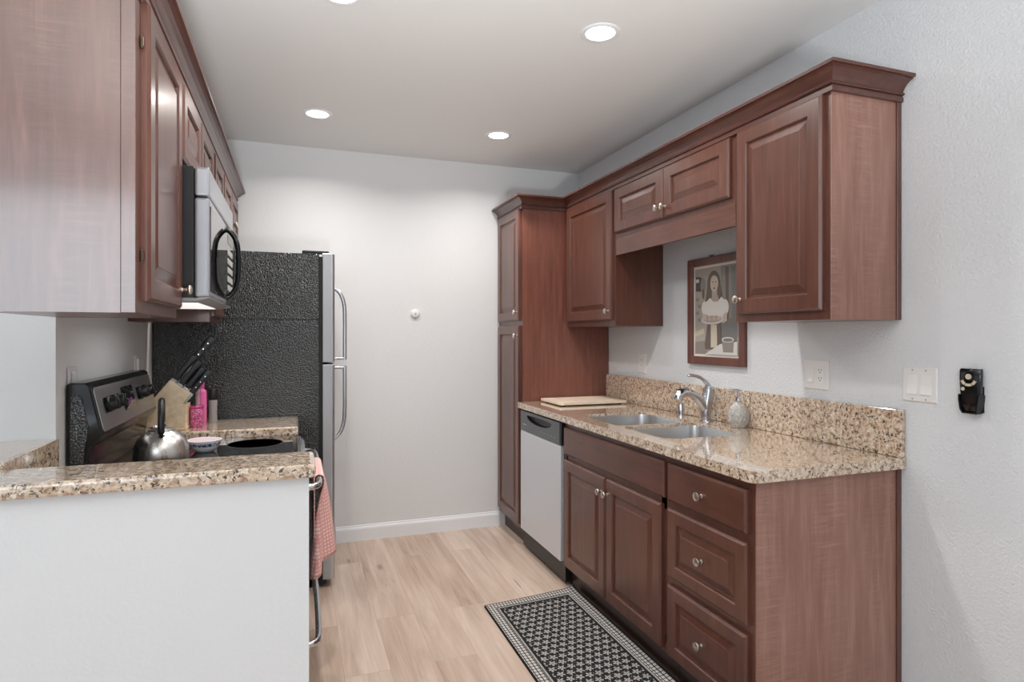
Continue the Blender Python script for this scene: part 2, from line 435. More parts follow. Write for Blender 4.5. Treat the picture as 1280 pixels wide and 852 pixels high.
t = left_cab('cherry wall cabinet with one tall door between microwave and refrigerator', 2.895, 3.265, 1.388)
o = obj('door', panel(FL, 1, 2.925, 3.248, 1.415, 2.128, stile=.05), WD, t); knob(o, FL+.02, 2.950, 1.470, 1)
t = left_cab('short two-door cherry wall cabinet over the refrigerator', 3.265, YB-.002, 1.850)
o = obj('door', panel(FL, 1, 3.285, 3.642, 1.880, 2.128, stile=.05), WD, t); knob(o, FL+.02, 3.618, 1.935, 1)
o = obj('door', panel(FL, 1, 3.650, 4.030, 1.880, 2.128, stile=.05), WD, t); knob(o, FL+.02, 3.676, 1.935, 1)

# ------------------------------------------------------------------ worktops
bowl_far = rrect(1.398, 1.808, 2.468, 2.885, [.08, .08, .05, .05], 8)
bowl_near = rrect(1.398, 1.808, 2.082, 2.440, [.05, .05, .08, .08], 8)
b = B(); slab(b, rrect(1.311, XR-.002, 1.495, 3.576, [.001, .001, .025, .001], 5), [bowl_far, bowl_near], CT0-.006, CT1)
tag(obj('granite_countertop', b, GRAN, bevel=.011, seg=3), 'long speckled granite countertop with the sink cut into it', 'countertop')
b = B(); box(b, XR-.024, XR-.0025, 1.497, 3.576, CT1+.0005, 1.078)
tag(obj('granite_backsplash', b, GRAN, bevel=.003), 'low granite backsplash strip along the wall behind the faucet', 'backsplash')
b = B(); slab(b, [(.046, 1.552), (.046, 1.742), (XL-.02, 1.742), (-1.1, 1.742), (-1.1, 1.552)], [], .985, 1.017)
tag(obj('granite_ledge', b, GRAN, bevel=.010, seg=3), 'granite ledge capping the white half wall in the foreground', 'countertop')
b = B(); slab(b, [(XL, 1.744), (XL, 2.098), (-1.1, 2.098), (-1.1, 1.744)], [], 1.000, 1.031)
box(b, XL-.002, XL+.010, 1.744, 2.098, CT1+.0005, 1.031)
tag(obj('granite_sill', b, GRAN, bevel=.003), 'granite sill turning left behind the half wall, beside the range', 'countertop')
b = B(); box(b, XL+.002, .010, 2.942, 3.333, .872, CT1)
tag(obj('granite_countertop', b, GRAN, bevel=.008, seg=3), 'short granite countertop between range and refrigerator, under the knife block', 'countertop')
b = B(); box(b, XL+.012, .010, 1.744, 2.165, .884, CT1)
tag(obj('granite_countertop', b, GRAN, bevel=.008, seg=3), 'short granite countertop hidden behind the half wall, left of the range', 'countertop')
def small_base(label, y0, y1):
    t = thing('base_cabinet', label, 'cabinet', (-.3, (y0+y1)/2, 0)); carcass(t, XL+.002, -.035, y0, y1, .105, .871)
    b = B(); box(b, -.11, -.09, y0+.001, y1-.001, 0, .104); obj('toe_kick', b, KICK, t)
    o = obj('drawer', panel(-.035, 1, y0+.02, y1-.02, .705, .846, raised=False), WDH, t); knob(o, -.015, (y0+y1)/2, .775, 1)
    o = obj('door', panel(-.035, 1, y0+.02, y1-.02, .124, .680), WD, t); knob(o, -.015, y1-.045, .612, 1)
small_base('narrow cherry base cabinet between the range and the refrigerator', 2.944, 3.333)
small_base('narrow cherry base cabinet between half wall and range', 1.744, 2.163)

# ------------------------------------------------------------------ sink, faucet and what stands by them
t = thing('kitchen_sink', 'stainless steel double-bowl undermount sink', 'sink', (1.6, 2.46, .70))
def bowl(x0, x1, y0, y1, rr, depth):
    bm = B(); rings = []
    prof = [(.0012, CT1-.0125), (.0035, CT1-.0115), (.004, CT1-.016), (.006, .80), (.010, CT1-depth+.05), (.020, CT1-depth+.022), (.040, CT1-depth+.006), (.070, CT1-depth+.001), (.12, CT1-depth)]
    for i, z in prof: rings.append([(x, y, z) for x, y in rrect(x0+i, x1-i, y0+i, y1-i, [max(r-i*.4, .012) for r in rr], 8)])
    loft(bm, rings, cap0=False); return bm
for args in ((1.398, 1.808, 2.468, 2.885, [.08, .08, .05, .05], .21), (1.398, 1.808, 2.082, 2.440, [.05, .05, .08, .08], .19)):
    o = obj('bowl', bowl(*args), SINKST, t, smooth=True)
    o.modifiers.new('thick', 'SOLIDIFY').thickness = .002
    cx, cy = (args[0]+args[1])/2, (args[2]+args[3])/2
    b = B(); lathe(b, [(.045, 0), (.045, .002), (.036, .003), (.03, .001), (0, .001)], 24, Matrix.Translation((cx, cy, CT1-args[5]+.0005))); obj('drain', b, CHROME, o, smooth=True)

FX, FY = 1.882, 2.462
t = thing('kitchen_faucet', 'satin chrome single-lever faucet behind the sink', 'faucet', (FX, FY, CT1))
b = B(); lathe(b, [(.032, 0), (.032, .004), (.027, .008), (.024, .010)], 28, Matrix.Translation((FX, FY, CT1)))
P = spline([(FX-.006, FY, CT1+.006), (FX-.008, FY, .950), (FX-.004, FY, .990), (FX+.004, FY, 1.030), (FX+.010, FY, 1.066), (FX+.011, FY, 1.078)], 5)
tube(b, P, [.0225+.004*min(1, i/14) for i in range(len(P)-3)]+[.025, .022, .014], 22)
obj('body', b, FAUC, t, smooth=True)
b = B(); P = spline([(FX-.004, FY, .960), (FX-.028, FY, .998), (FX-.060, FY, 1.032), (FX-.095, FY, 1.052), (FX-.120, FY, 1.056)], 5)
tube(b, P, [.022-.003*i/len(P) for i in range(len(P))], 20); obj('spout', b, FAUC, t, smooth=True)
b = B(); P = spline([(FX-.105, FY, 1.058), (FX-.130, FY, 1.058), (FX-.152, FY, 1.052), (FX-.163, FY, 1.038), (FX-.166, FY, 1.022)], 5)
tube(b, P, [.019, .021, .0225, .0235]+[.024]*(len(P)-6)+[.0235, .021], 22); obj('spray_head', b, CHROME, t, smooth=True)
b = B(); P = spline([(FX+.010, FY, 1.070), (FX+.002, FY, 1.092), (FX-.022, FY, 1.116), (FX-.055, FY, 1.132), (FX-.090, FY, 1.138), (FX-.110, FY, 1.137)], 5)
tube(b, P, [.021-.011*min(1, i/10) for i in range(len(P)-2)]+[.0095, .006], 14, .75); obj('lever_handle', b, FAUC, t, smooth=True)

t = thing('air_gap', 'small chrome air gap cylinder behind the far sink bowl', 'air gap', (1.875, 2.665, CT1))
b = B(); lathe(b, [(.024, 0), (.024, .004), (.019, .006), (.019, .060), (.0175, .066), (.010, .069), (0, .070)], 24, Matrix.Translation((1.875, 2.665, CT1))); obj('cap', b, CHROME, t, smooth=True)

SOAPM = M('mottled_grey_ceramic', rough=.3, coat=.3)
v_ = SOAPM.coord(); n_ = SOAPM.noise(v_, 90, 4, .7, 1.5); SOAPM.base(SOAPM.ramp(n_, [(.32, lin(120, 116, 112)), (.5, lin(186, 182, 176)), (.68, lin(226, 222, 216))])); SOAPM.bump(n_, .6, .004)
SX, SY = 1.885, 2.245
t = thing('soap_dispenser', 'round mottled grey soap dispenser standing beside the faucet', 'soap dispenser', (SX, SY, CT1))
b = B(); R = []
for r, z in ((.018, 0), (.030, .001), (.038, .012), (.0465, .034), (.048, .052), (.044, .074), (.034, .094), (.022, .108), (.014, .114), (.012, .120)):
    ca, sa = math.cos(.6), math.sin(.6); ring = []
    for i in range(32):
        a = 2*PI*i/32; k = 1+.03*math.sin(10*a)
        p, q = r*k*math.cos(a), r*.70*k*math.sin(a)
        ring.append((SX+p*ca-q*sa, SY+p*sa*-1-q*ca, CT1+z))
    R.append(ring)
loft(b, R); obj('bottle', b, SOAPM.m, t, smooth=True)
b = B(); lathe(b, [(.013, .1205), (.0135, .134), (.010, .137), (.006, .139), (.006, .166), (.008, .167), (.008, .174), (0, .175)], 18, Matrix.Translation((SX, SY, CT1)))
tube(b, [(SX, SY, CT1+.170), (SX-.020, SY+.012, CT1+.171), (SX-.036, SY+.021, CT1+.167)], [.0045, .004, .0035], 10); obj('pump', b, CHROME, t, smooth=True)

BOARD = M('pale_board', lin(232, 216, 194), .4)
n_ = BOARD.noise(BOARD.coord((40, 4, 40)), 1.2, 4); BOARD.base(BOARD.ramp(n_, [(.3, lin(222, 202, 178)), (.7, lin(240, 226, 208))]))
t = thing('cutting_board', 'pale rectangular cutting board lying on the granite beside the pantry', 'cutting board', (1.68, 3.40, CT1+.0003))
b = B(); slab(b, rrect(1.455, 1.900, 3.245, 3.555, .012, 4), [], CT1+.007, CT1+.021); obj('board', b, BOARD.m, t, bevel=.003)
for x, y in ((1.49, 3.28), (1.87, 3.28), (1.49, 3.52), (1.87, 3.52)):
    b = B(); lathe(b, [(.009, .0003), (.010, .002), (.009, .0071)], 14, Matrix.Translation((x, y, CT1))); obj('foot', b, GASKET, t)

# ------------------------------------------------------------------ dishwasher
t = thing('dishwasher', 'stainless dishwasher between the pantry and the sink cabinet', 'dishwasher', (1.6, 3.26, 0))
b = B(); box(b, FB+.004, XR-.01, 2.946, 3.577, .02, .872); obj('tub', b, BLACKP, t)
b = B(); rbox(b, FB-.022, FB+.003, 2.956, 3.562, .128, .742, .004); obj('door_panel', b, DWSTEEL, t)
YC = 3.262
lens = [(YC+.19*math.cos(a), .842+(.0 if math.sin(a) >= 0 else .038*math.sin(a))+(.006*math.sin(a) if math.sin(a) > 0 else 0)) for a in [2*PI*i/32 for i in range(32)]]
b = B(); tt = B(); slab(tt, [(2.968, .744), (3.562, .744), (3.562, .866), (2.968, .866)], [lens], 0, .025)
merge(b, tt, Matrix(((0, 0, -1, FB+.003), (1, 0, 0, 0), (0, 1, 0, 0), (0, 0, 0, 1)))); o = obj('control_panel', b, DGREY, t, bevel=.0015)
b = B(); R = []
for s, d in ((1.0, -.0215), (.97, -.008), (.85, .001), (.5, .0035)):
    R.append([(FB+d, YC+(y-YC)*s, .832+(z-.832)*s) for y, z in lens])
loft(b, R, cap0=False); obj('handle_pocket', b, BLACKP, o, smooth=True)
for k in range(5):
    b = B(); box(b, FB-.0224, FB-.0220, 3.02+.05*k, 3.035+.05*k, .775, .778); obj('marking', b, DOORGREY, o)
b = B(); box(b, FB-.0224, FB-.0220, 3.46, 3.52, .782, .788); obj('marking', b, DOORGREY, o)
b = B(); rbox(b, FB-.018, FB+.003, 2.948, 2.966, .744, .866, .002, 1); obj('panel_end', b, BLACKP, t)
b = B(); box(b, 1.385, 1.400, 2.948, 3.576, .001, .118); obj('toe_plate', b, BLACKP, t)

# ------------------------------------------------------------------ refrigerator
FY0, FY1 = 3.342, YB-.012
t = thing('refrigerator', 'black and stainless top-freezer refrigerator against the far wall', 'refrigerator', (-.25, 3.7, 0))
b = B(); rbox(b, XL+.003, .115, FY0, FY1, .06, 1.405, .004); rbox(b, XL+.003, .115, FY0, FY1, 1.412, 1.758, .004); box(b, XL+.02, .11, FY0+.004, FY1-.004, 1.40, 1.415); obj('case', b, FRBLACK, t)
b = B(); box(b, .1155, .132, FY0+.006, FY1-.006, .09, 1.745); obj('gasket', b, GASKET, t)
for nm, z0, z1 in (('freezer_door', 1.189, 1.762), ('door', .045, 1.177)):
    b = B(); prism(b, rrect(.1325, .194, FY0+.001, FY1, [.016, .002, .002, .016], 5), 'z', z0, z1)
    d = obj(nm, b, STEEL, t, smooth=True, bevel=.003)
    # painted side skin of the door
    b = B(); box(b, .1335, .176, FY0-.0006, FY0+.0005, z0+.004, z1-.004); obj('side_skin', b, DOORGREY, d)
    if nm == 'freezer_door': P = [(.192, FY0+.05, 1.585), (.222, FY0+.05, 1.560), (.243, FY0+.05, 1.505), (.248, FY0+.05, 1.43), (.248, FY0+.05, 1.32), (.248, FY0+.05, 1.20)]
    else: P = [(.248, FY0+.05, 1.167), (.248, FY0+.05, 1.05), (.248, FY0+.05, .95), (.243, FY0+.05, .865), (.222, FY0+.05, .805), (.192, FY0+.05, .775)]
    b = B(); tube(b, spline(P, 6), .0105, 14)
    z = 1.20 if nm == 'freezer_door' else 1.167
    tube(b, [(.190, FY0+.05, z+.008*(1 if z > 1.19 else -1)), (.250, FY0+.05, z+.008*(1 if z > 1.19 else -1))], .0095, 12); obj('handle', b, STEEL, d, smooth=True)
b = B(); box(b, .1, .15, FY0+.02, FY1-.02, .012, .058); obj('kick_grille', b, BLACKP, t)
b = B(); rbox(b, .03, .165, FY0+.03, FY0+.09, 1.7655, 1.778, .004); obj('hinge_cover', b, BLACKP, t)
for x, y in ((.06, FY0+.05), (.06, FY1-.05), (-.6, FY0+.05), (-.6, FY1-.05)):
    b = B(); lathe(b, [(.018, 0), (.018, .061)], 12, Matrix.Translation((x, y, 0))); obj('foot', b, BLACKP, t)

# ------------------------------------------------------------------ microwave
MY0, MY1, MX = 2.132, 2.888, -.258
t = thing('microwave', 'over-the-range stainless and black microwave hung under the left wall cabinets', 'microwave', (-.45, 2.51, 1.45))
b = B(); rbox(b, XL+.003, -.302, MY0, MY1, 1.450, 1.863, .004); obj('case', b, BLACKP, t)
b = B(); rbox(b, -.301, MX, MY0, MY1, 1.772, 1.863, .008); obj('vent_grille', b, MWDOORS, t)
b = B(); rbox(b, -.301, MX, MY0, 2.625, 1.452, 1.766, .008); d = obj('door', b, MWDOORS, t)
b = B(); rbox(b, MX-.001, MX+.0025, MY0+.012, 2.62, 1.470, 1.742, .002, 1); obj('window', b, BLACKGL, d)
P = [(MX-.002, 2.600, 1.745), (MX+.020, 2.600, 1.730), (MX+.040, 2.600, 1.690), (MX+.046, 2.600, 1.61), (MX+.040, 2.600, 1.530), (MX+.020, 2.600, 1.490), (MX-.002, 2.600, 1.475)]
b = B(); tube(b, spline(P, 6), .010, 12); obj('handle', b, BLACK, d, smooth=True)
b = B(); rbox(b, -.301, MX+.001, 2.629, MY1, 1.452, 1.766, .006); c = obj('control_panel', b, BLACKGL, t)
b = B(); box(b, MX+.001, MX+.002, 2.67, 2.85, 1.70, 1.735); obj('display', b, M('display_glass', lin(40, 52, 54), .1).m, c)
KEY = M('pale_keys', lin(198, 198, 194), .4).m
for r in range(5):
    for q in range(3):
        b = B(); box(b, MX+.001, MX+.0024, 2.672+.062*q, 2.720+.062*q, 1.655-.036*r, 1.677-.036*r); obj('key', b, KEY, c)
b = B(); prism(b, [(-.60, 1.450), (-.30, 1.450), (-.262, 1.458), (-.262, 1.451), (-.30, 1.440), (-.60, 1.440)], 'y', MY0+.03, MY1-.03); obj('underside_vent', b, DOORGREY, t)

# the cooktop lamp in its underside is switched on
LAMPGL = M('cooktop_lamp_glass', lin(245, 244, 240), .4); LAMPGL.set('Emission Color', (1, .97, .93, 1)); LAMPGL.set('Emission Strength', .9)
b = B(); rbox(b, -.44, -.31, 2.28, 2.74, 1.4370, 1.4398, .001, 1); o = obj('cooktop_lamp', b, LAMPGL.m, t)
lt = area_light('cooktop_bulb', (-.36-t.location.x, 0, 1.435-t.location.z), (0, math.radians(-14), 0), .14, .42, 1.7, (.97, .98, 1)); lt.parent = t

# ------------------------------------------------------------------ range
RY0, RY1, CK = 2.172, 2.936, .880
t = thing('kitchen_range', 'black freestanding electric range with sloping stainless control panel', 'range', (-.3, 2.55, 0))
b = B(); box(b, XL+.01, -.01, RY0, RY1, .03, CK-.02); obj('body', b, BLACK, t)
b = B(); rbox(b, XL+.03, .004, RY0-.001, RY1+.001, CK-.019, CK-.004, .003); o = obj('cooktop', b, BLACK, t)
b = B(); rbox(b, -.56, -.012, RY0+.012, RY1-.012, CK-.0045, CK, .0015, 1); obj('glass_top', b, BLACKGL, o)
RING = M('burner_ring', lin(70, 72, 76), .25).m
for x, y, r in ((-.42, 2.37, .10), (-.42, 2.75, .075), (-.16, 2.37, .075), (-.16, 2.75, .11)):
    b = B(); lathe(b, [(r, 0), (r, .0004), (r-.004, .0004), (r-.004, 0)], 48, Matrix.Translation((x, y, CK))); obj('burner_ring', b, RING, o)
b = B(); prism(b, [(.0045, CK-.004), (.018, CK-.008), (.036, CK-.03), (.036, CK-.045), (.0045, CK-.045)], 'y', RY0+.002, RY1-.002); obj('front_trim', b, STEELH, t, bevel=.003)
b = B(); rbox(b, -.009, .034, RY0+.003, RY1-.003, .315, CK-.05, .006); d = obj('oven_door', b, BLACK, t)
b = B(); rbox(b, .0335, .0365, RY0+.09, RY1-.09, .40, .70, .001, 1); obj('oven_window', b, BLACKGL, d)
def bow(z, x0, x1, y0, y1):
    b = B(); P = [(x0, y0, z), (x0+.028, y0+.012, z), (x1, y0+.07, z), (x1+.004, (y0+y1)/2, z), (x1, y1-.07, z), (x0+.028, y1-.012, z), (x0, y1, z)]
    tube(b, spline(P, 6), .0115, 14); return b
obj('handle', bow(.808, .033, .078, RY0+.03, RY1-.03), STEELH, d, smooth=True)
b = B(); rbox(b, -.009, .032, RY0+.003, RY1-.003, .085, .305, .006); d = obj('storage_drawer', b, BLACK, t)
obj('handle', bow(.265, .031, .076, RY0+.03, RY1-.03), STEELH, d, smooth=True)
for x, y in ((-.06, RY0+.05), (-.06, RY1-.05), (-.6, RY0+.05), (-.6, RY1-.05)):
    b = B(); lathe(b, [(.016, 0), (.016, .031)], 12, Matrix.Translation((x, y, 0))); obj('foot', b, BLACKP, t)
# back console
side = [(XL+.004, CK-.02), (XL+.004, 1.178), (-.648, 1.186), (-.604, 1.186), (-.592, 1.178), (-.558, 1.022), (-.566, 1.006), (-.590, .985), (-.598, .93), (-.592, CK-.002), (-.592, CK-.02)]
b = B(); prism(b, side, 'y', RY0, RY1); c = obj('back_console', b, BLACK, t, bevel=.005, seg=3)
b = B(); prism(b, [(XL+.014, .90), (XL+.014, 1.140), (XL+.020, 1.152), (-.622, 1.152), (-.612, 1.140), (-.594, 1.05), (-.606, .97), (-.606, .90)], 'y', RY0-.004, RY0+.002); obj('side_inset', b, FRBLACK, c, bevel=.002)
import mathutils
sl0, sl1 = Vector((-.558, 0, 1.022)), Vector((-.592, 0, 1.178))
up_ = (sl1-sl0).normalized(); nr_ = Vector((up_.z, 0, -up_.x))
Mp = Matrix(((0, up_.x, nr_.x, sl0.x), (1, 0, 0, 0), (0, up_.z, nr_.z, sl0.z), (0, 0, 0, 1)))   # local x=Y, y=up the slope, z=outwards
def on_panel(fn): tt = B(); fn(tt); b = B(); merge(b, tt, Mp); return b
PANEL = brushed('console_steel', lin(190, 188, 188), .34, 'y')
cp = obj('control_panel', on_panel(lambda q: slab(q, rrect(RY0+.014, RY1-.014, .010, .150, .012, 4), [], .0005, .0035)), PANEL, c, bevel=.001)
for ya, yb in ((2.245, 2.425), (2.665, 2.845)):
    w = obj('knob_recess', on_panel(lambda q: slab(q, rrect(ya, yb, .062, .112, .006, 3), [], .0036, .0048)), BLACKGL, cp)
    for f in (.26, .74):
        yc = ya+(yb-ya)*f
        def kn(q):
            lathe(q, [(.026, .0049), (.026, .010), (.021, .013), (.020, .030), (.018, .033), (0, .033)], 24, Matrix.Translation((yc, .087, 0)))
            rbox(q, yc-.004, yc+.004, .067, .107, .031, .0365, .0015, 1)
        obj('knob', on_panel(kn), BLACKP, w, smooth=True)
dd = obj('clock_display', on_panel(lambda q: slab(q, rrect(2.465, 2.615, .045, .128, .005, 3), [], .0036, .0052)), BLACKGL, cp)
LED = M('clock_digits', lin(150, 92, 140), .4).m
def digits(q):
    def seg7(x, y, s, on):
        S = {'a': (0, 2, 1, 2), 'b': (1, 1, 1, 2), 'c': (1, 0, 1, 1), 'd': (0, 0, 1, 0), 'e': (0, 0, 0, 1), 'f': (0, 1, 0, 2), 'g': (0, 1, 1, 1)}
        for k in on:
            x0, y0, x1, y1 = S[k]; w = .0012
            box(q, x+x0*s-w, x+x1*s+w, y+y0*s-w, y+y1*s+w, .0052, .0056)
    for i, on in enumerate(('bc', 'abged', 'abcdefg', 'abcfgd')): seg7(2.492+.026*i+(.006 if i > 1 else 0), .058, .012, on)
obj('digits', on_panel(digits), LED, dd)

# ------------------------------------------------------------------ on the range: kettle, small bowl, towel
KX, KY, KZ = -.452, 2.46, CK+.0003
t = thing('tea_kettle', 'brushed steel kettle with black arched handle on the range', 'kettle', (KX, KY, KZ))
KST = brushed('kettle_steel', lin(214, 210, 206), .32, 'z', 90)
b = B(); lathe(b, [(.080, 0), (.086, .003), (.089, .014), (.089, .034), (.086, .056), (.078, .078), (.064, .097), (.048, .108), (.042, .110), (.040, .112)], 40, Matrix.Translation((KX, KY, KZ))); obj('body', b, KST, t, smooth=True)
b = B(); lathe(b, [(.041, .1115), (.041, .115), (.030, .120), (.010, .123), (.007, .125), (.009, .132), (.013, .137), (.010, .142), (0, .143)], 28, Matrix.Translation((KX, KY, KZ))); obj('lid', b, KST, t, smooth=True)
hd = Vector((-.16, .98, 0)).normalized()
P = [Vector((KX, KY, KZ)) + hd*a + Vector((0, 0, z)) for a, z in ((-.060, .094), (-.066, .130), (-.056, .180), (-.020, .212), (.026, .214), (.058, .184), (.066, .132), (.060, .094))]
b = B(); tube(b, spline(P, 6), [.007]*3+[.011]*37+[.007]*3, 12); obj('handle', b, BLACKP, t, smooth=True)
sp = Vector((-.35, .93, 0)).normalized()
b = B(); P = [Vector((KX, KY, KZ)) + sp*a + Vector((0, 0, z)) for a, z in ((.070, .058), (.092, .078), (.108, .100), (.114, .112))]
tube(b, P, [.022, .018, .014, .012], 16); obj('spout', b, KST, t, smooth=True)
b = B(); q = Vector((KX, KY, KZ)) - Vector((-.2, .98, 0)).normalized()*.0575
rbox(b, q.x-.010, q.x+.010, q.y-.0035, q.y+.003, KZ+.098, KZ+.103, .001, 1); obj('steam_slot', b, BLACKP, t)

CER = M('blue_white_ceramic', lin(226, 230, 234), .2, coat=.4)
v_ = CER.coord(); xyz = CER.sep(v_)
n_ = CER.noise(v_, 120, 3, .6, 1.0)
band = CER.math('MULTIPLY', CER.math('GREATER_THAN', xyz[2], .024), CER.math('LESS_THAN', xyz[2], .037))
CER.base(CER.mix(CER.math('MULTIPLY', CER.ramp(n_, [(.44, 0.0), (.52, 1.0)]), band), lin(228, 232, 236), lin(52, 66, 112)))
t = thing('serving_bowl', 'small white bowl with blue pattern on the black cooktop', 'bowl', (-.335, 2.62, CK+.0003))
b = B(); lathe(b, [(.030, 0), (.034, .002), (.044, .012), (.054, .024), (.060, .038), (.063, .045), (.061, .046), (.056, .036), (.048, .022), (.036, .010), (0, .007)], 40, Matrix.Translation((-.335, 2.62, CK+.0003))); obj('bowl', b, CER.m, t, smooth=True)
b = B(); lathe(b, [(.0635, .0445), (.0645, .0465), (.0605, .0475), (.0600, .0462)], 40, Matrix.Translation((-.335, 2.62, CK+.0003))); obj('rim', b, M('rim_glaze', lin(226, 214, 218), .25).m, t, smooth=True)

TOW = M('pink_waffle_cloth', lin(226, 168, 164), .85, spec=.2)
xyz = TOW.sep(TOW.coord())
cy = TOW.math('PINGPONG', TOW.math('MULTIPLY', xyz[1], 1/.007), 1.0); cz = TOW.math('PINGPONG', TOW.math('MULTIPLY', xyz[2], 1/.007), 1.0)
h_ = TOW.math('MULTIPLY', cy, cz); TOW.base(TOW.ramp(h_, [(.0, lin(224, 158, 154)), (.35, lin(238, 194, 188)), (.8, lin(248, 226, 220))])); TOW.bump(h_, .5, .003)
t = thing('dish_towel', 'pink waffle-weave towel draped over the oven door handle', 'towel', (.08, 2.48, .45))
foot = spline([(.044, 2.345, 0), (.052, 2.305, 0), (.072, 2.292, 0), (.087, 2.325, 0), (.085, 2.37, 0), (.076, 2.415, 0), (.082, 2.455, 0), (.112, 2.49, 0), (.142, 2.525, 0), (.153, 2.575, 0), (.142, 2.63, 0), (.108, 2.655, 0)], 5)
bm = B(); grid = []; NY = len(foot)-1
for j, ft in enumerate(foot):
    y = 2.32+.32*j/NY; col = []
    hx = .0795
    for k in range(9):                                   # behind the handle, rising
        s_ = k/8; col.append((.0620+.001*math.sin(y*60), y, .58+(.806-.58)*s_))
    for k in range(1, 8):                                # over the bar
        a = PI-PI*k/8; col.append((hx+.0175*math.cos(a), y, .808+.0165*math.sin(a)))
    for k in range(25):                                  # the front flap, fanning out in two folds
        s_ = k/24; q = 0 if s_ < .07 else ((s_-.07)/.93)**.62
        col.append((hx+.018+(ft.x-hx-.018)*q, y+(ft.y-y)*q, .806-(.806-.452-.006*math.sin(y*40))*s_))
    grid.append([bm.verts.new(p) for p in col])
for a, c in zip(grid, grid[1:]):
    for i in range(len(a)-1): bm.faces.new((a[i], a[i+1], c[i+1], c[i]))
o = obj('cloth', bm, TOW.m, t, smooth=True); m_ = o.modifiers.new('thick', 'SOLIDIFY'); m_.thickness = .004; m_.offset = 0

# ------------------------------------------------------------------ knife block and knives
BX, BY, BZ = -.545, 3.05, CT1+.0003
BW = M('pale_block_wood', lin(224, 196, 156), .42)
n_ = BW.noise(BW.coord((30, 3, 30), rot=(0, .6, 0)), 1.3, 4); BW.base(BW.ramp(n_, [(.3, lin(222, 194, 156)), (.7, lin(244, 224, 194))]))
lean = math.radians(38)                       # the slot axis leans towards +X
ax = Vector((math.sin(lean), 0, math.cos(lean))); tr = Vector((math.cos(lean), 0, -math.sin(lean)))
t = thing('knife_block', 'pale wooden knife block leaning on the granite beside the refrigerator', 'knife block', (BX, BY, BZ))
O = Vector((BX-.035, BY, BZ+.060))
W2 = .055
def blockpt(a, s): p = O + ax*a + tr*s; return (p.x, p.z)
p0 = blockpt(.165, -.052); p1 = blockpt(.165, .052); p2 = blockpt(.02, .052); p3 = blockpt(-.045, -.052)
b = B(); prism(b, [p0, p1, blockpt(.0, .052), (p3[0]+.028, BZ+.012), p3], 'y', BY-W2, BY+W2); obj('slotted_body', b, BW.m, t, bevel=.004)
b = B(); rbox(b, BX-.062, BX+.092, BY-W2+.001, BY+W2-.001, BZ, BZ+.012, .003)
rbox(b, BX+.010, BX+.090, BY-W2+.001, BY+W2-.001, BZ+.011, BZ+.112, .004); obj('foot', b, BW.m, t)
HANDLE = M('knife_handle', lin(34, 34, 36), .35).m; BLADE = M('knife_blade', lin(210, 212, 214), .2, metal=1).m
def knife(label, s, dy, rise, ln, wd, rivets=True, group=None):
    base = O + ax*(.1655+rise) + tr*s + Vector((0, dy, 0))
    k = thing('kitchen_knife', label, 'knife', base, group)
    mat = Matrix(((tr.x, 0, ax.x, base.x), (tr.y, 1, ax.y, base.y), (tr.z, 0, ax.z, base.z), (0, 0, 0, 1)))
    tt = B(); R = []
    for q, w in ((0, .78), (.10, .9), (.3, .82), (.55, .78), (.8, .95), (.94, 1.08), (1, .7)):
        R.append([(x+(.12*wd*(q-.5)**2 if True else 0), y, q*ln) for x, y in rrect(-wd*w/2, wd*w/2, -.0075, .0075, .005, 3)])
    loft(tt, R); b = B(); merge(b, tt, mat); obj('handle', b, HANDLE, k, smooth=True)
    tt = B(); box(tt, -wd*.38, wd*.38, -.0012, .0012, -min(.12, .12)-rise*.0, .0004); rbox(tt, -wd*.40, wd*.40, -.0055, .0055, -max(rise, .004), -.0003, .001, 1) if rise > .006 else None
    b = B(); merge(b, tt, mat); obj('blade', b, BLADE, k)
    if rivets:
        for f in (.25, .5, .75):
            tt = B(); lathe(tt, [(.0028, -.0079), (.0028, .0079)], 10, Matrix.Translation((0, 0, f*ln)) @ Matrix.Rotation(PI/2, 4, 'X')); b = B(); merge(b, tt, mat); obj('rivet', b, BLADE, k)
# slots: (across the block face, towards/away from the camera)
knife('black-handled knife at the upper left of the knife block', -.040, -.028, .012, .128, .030, rivets=False)
knife('black-handled knife second from the left in the front row of the knife block', -.009, -.030, .010, .122, .030, rivets=False)
knife('black-handled knife third from the left in the front row of the knife block', .0205, -.030, .010, .108, .0265, rivets=False)
knife('black-handled knife lowest on the right of the knife block, showing its rivets', .050, -.036, .003, .120, .030)
knife('highest-standing black-handled knife at the back of the knife block', -.036, .012, .118, .125, 0.0351)
knife('small black-handled knife at the back right of the knife block', .030, .020, .010, .085, 0.0234, rivets=False)
knife('small steak knife at the back middle of the knife block', .004, .026, .012, .090, 0.0234, rivets=False)

# bottles beside the block
GLIT = M('magenta_glitter', lin(176, 44, 112), .3, coat=.5)
vv = GLIT.n('ShaderNodeTexVoronoi'); GLIT.link(GLIT.coord(), vv.inputs['Vector']); vv.inputs['Scale'].default_value = 420
GLIT.base(GLIT.ramp(GLIT.sep(vv.outputs['Color'])[0], [(.2, lin(120, 20, 76)), (.6, lin(190, 54, 124)), (.9, lin(240, 160, 200))]))
t = thing('glitter_jar', 'small magenta glitter jar on the granite beside the knife block', 'jar', (-.425, 3.08, CT1+.0003))
b = B(); lathe(b, [(.026, 0), (.028, .003), (.028, .082), (.0265, .084)], 28, Matrix.Translation((-.425, 3.08, CT1+.0003))); obj('body', b, GLIT.m, t, smooth=True)
b = B(); lathe(b, [(.0275, .0842), (.0285, .086), (.0285, .096), (.027, .098), (0, .098)], 28, Matrix.Translation((-.425, 3.08, CT1+.0003))); obj('lid', b, M('jar_lid', lin(204, 92, 150), .25, metal=.6).m, t, smooth=True)
t = thing('slim_bottle', 'tall slim pink bottle with white side standing behind the glitter jar', 'bottle', (-.418, 3.165, CT1+.0003))
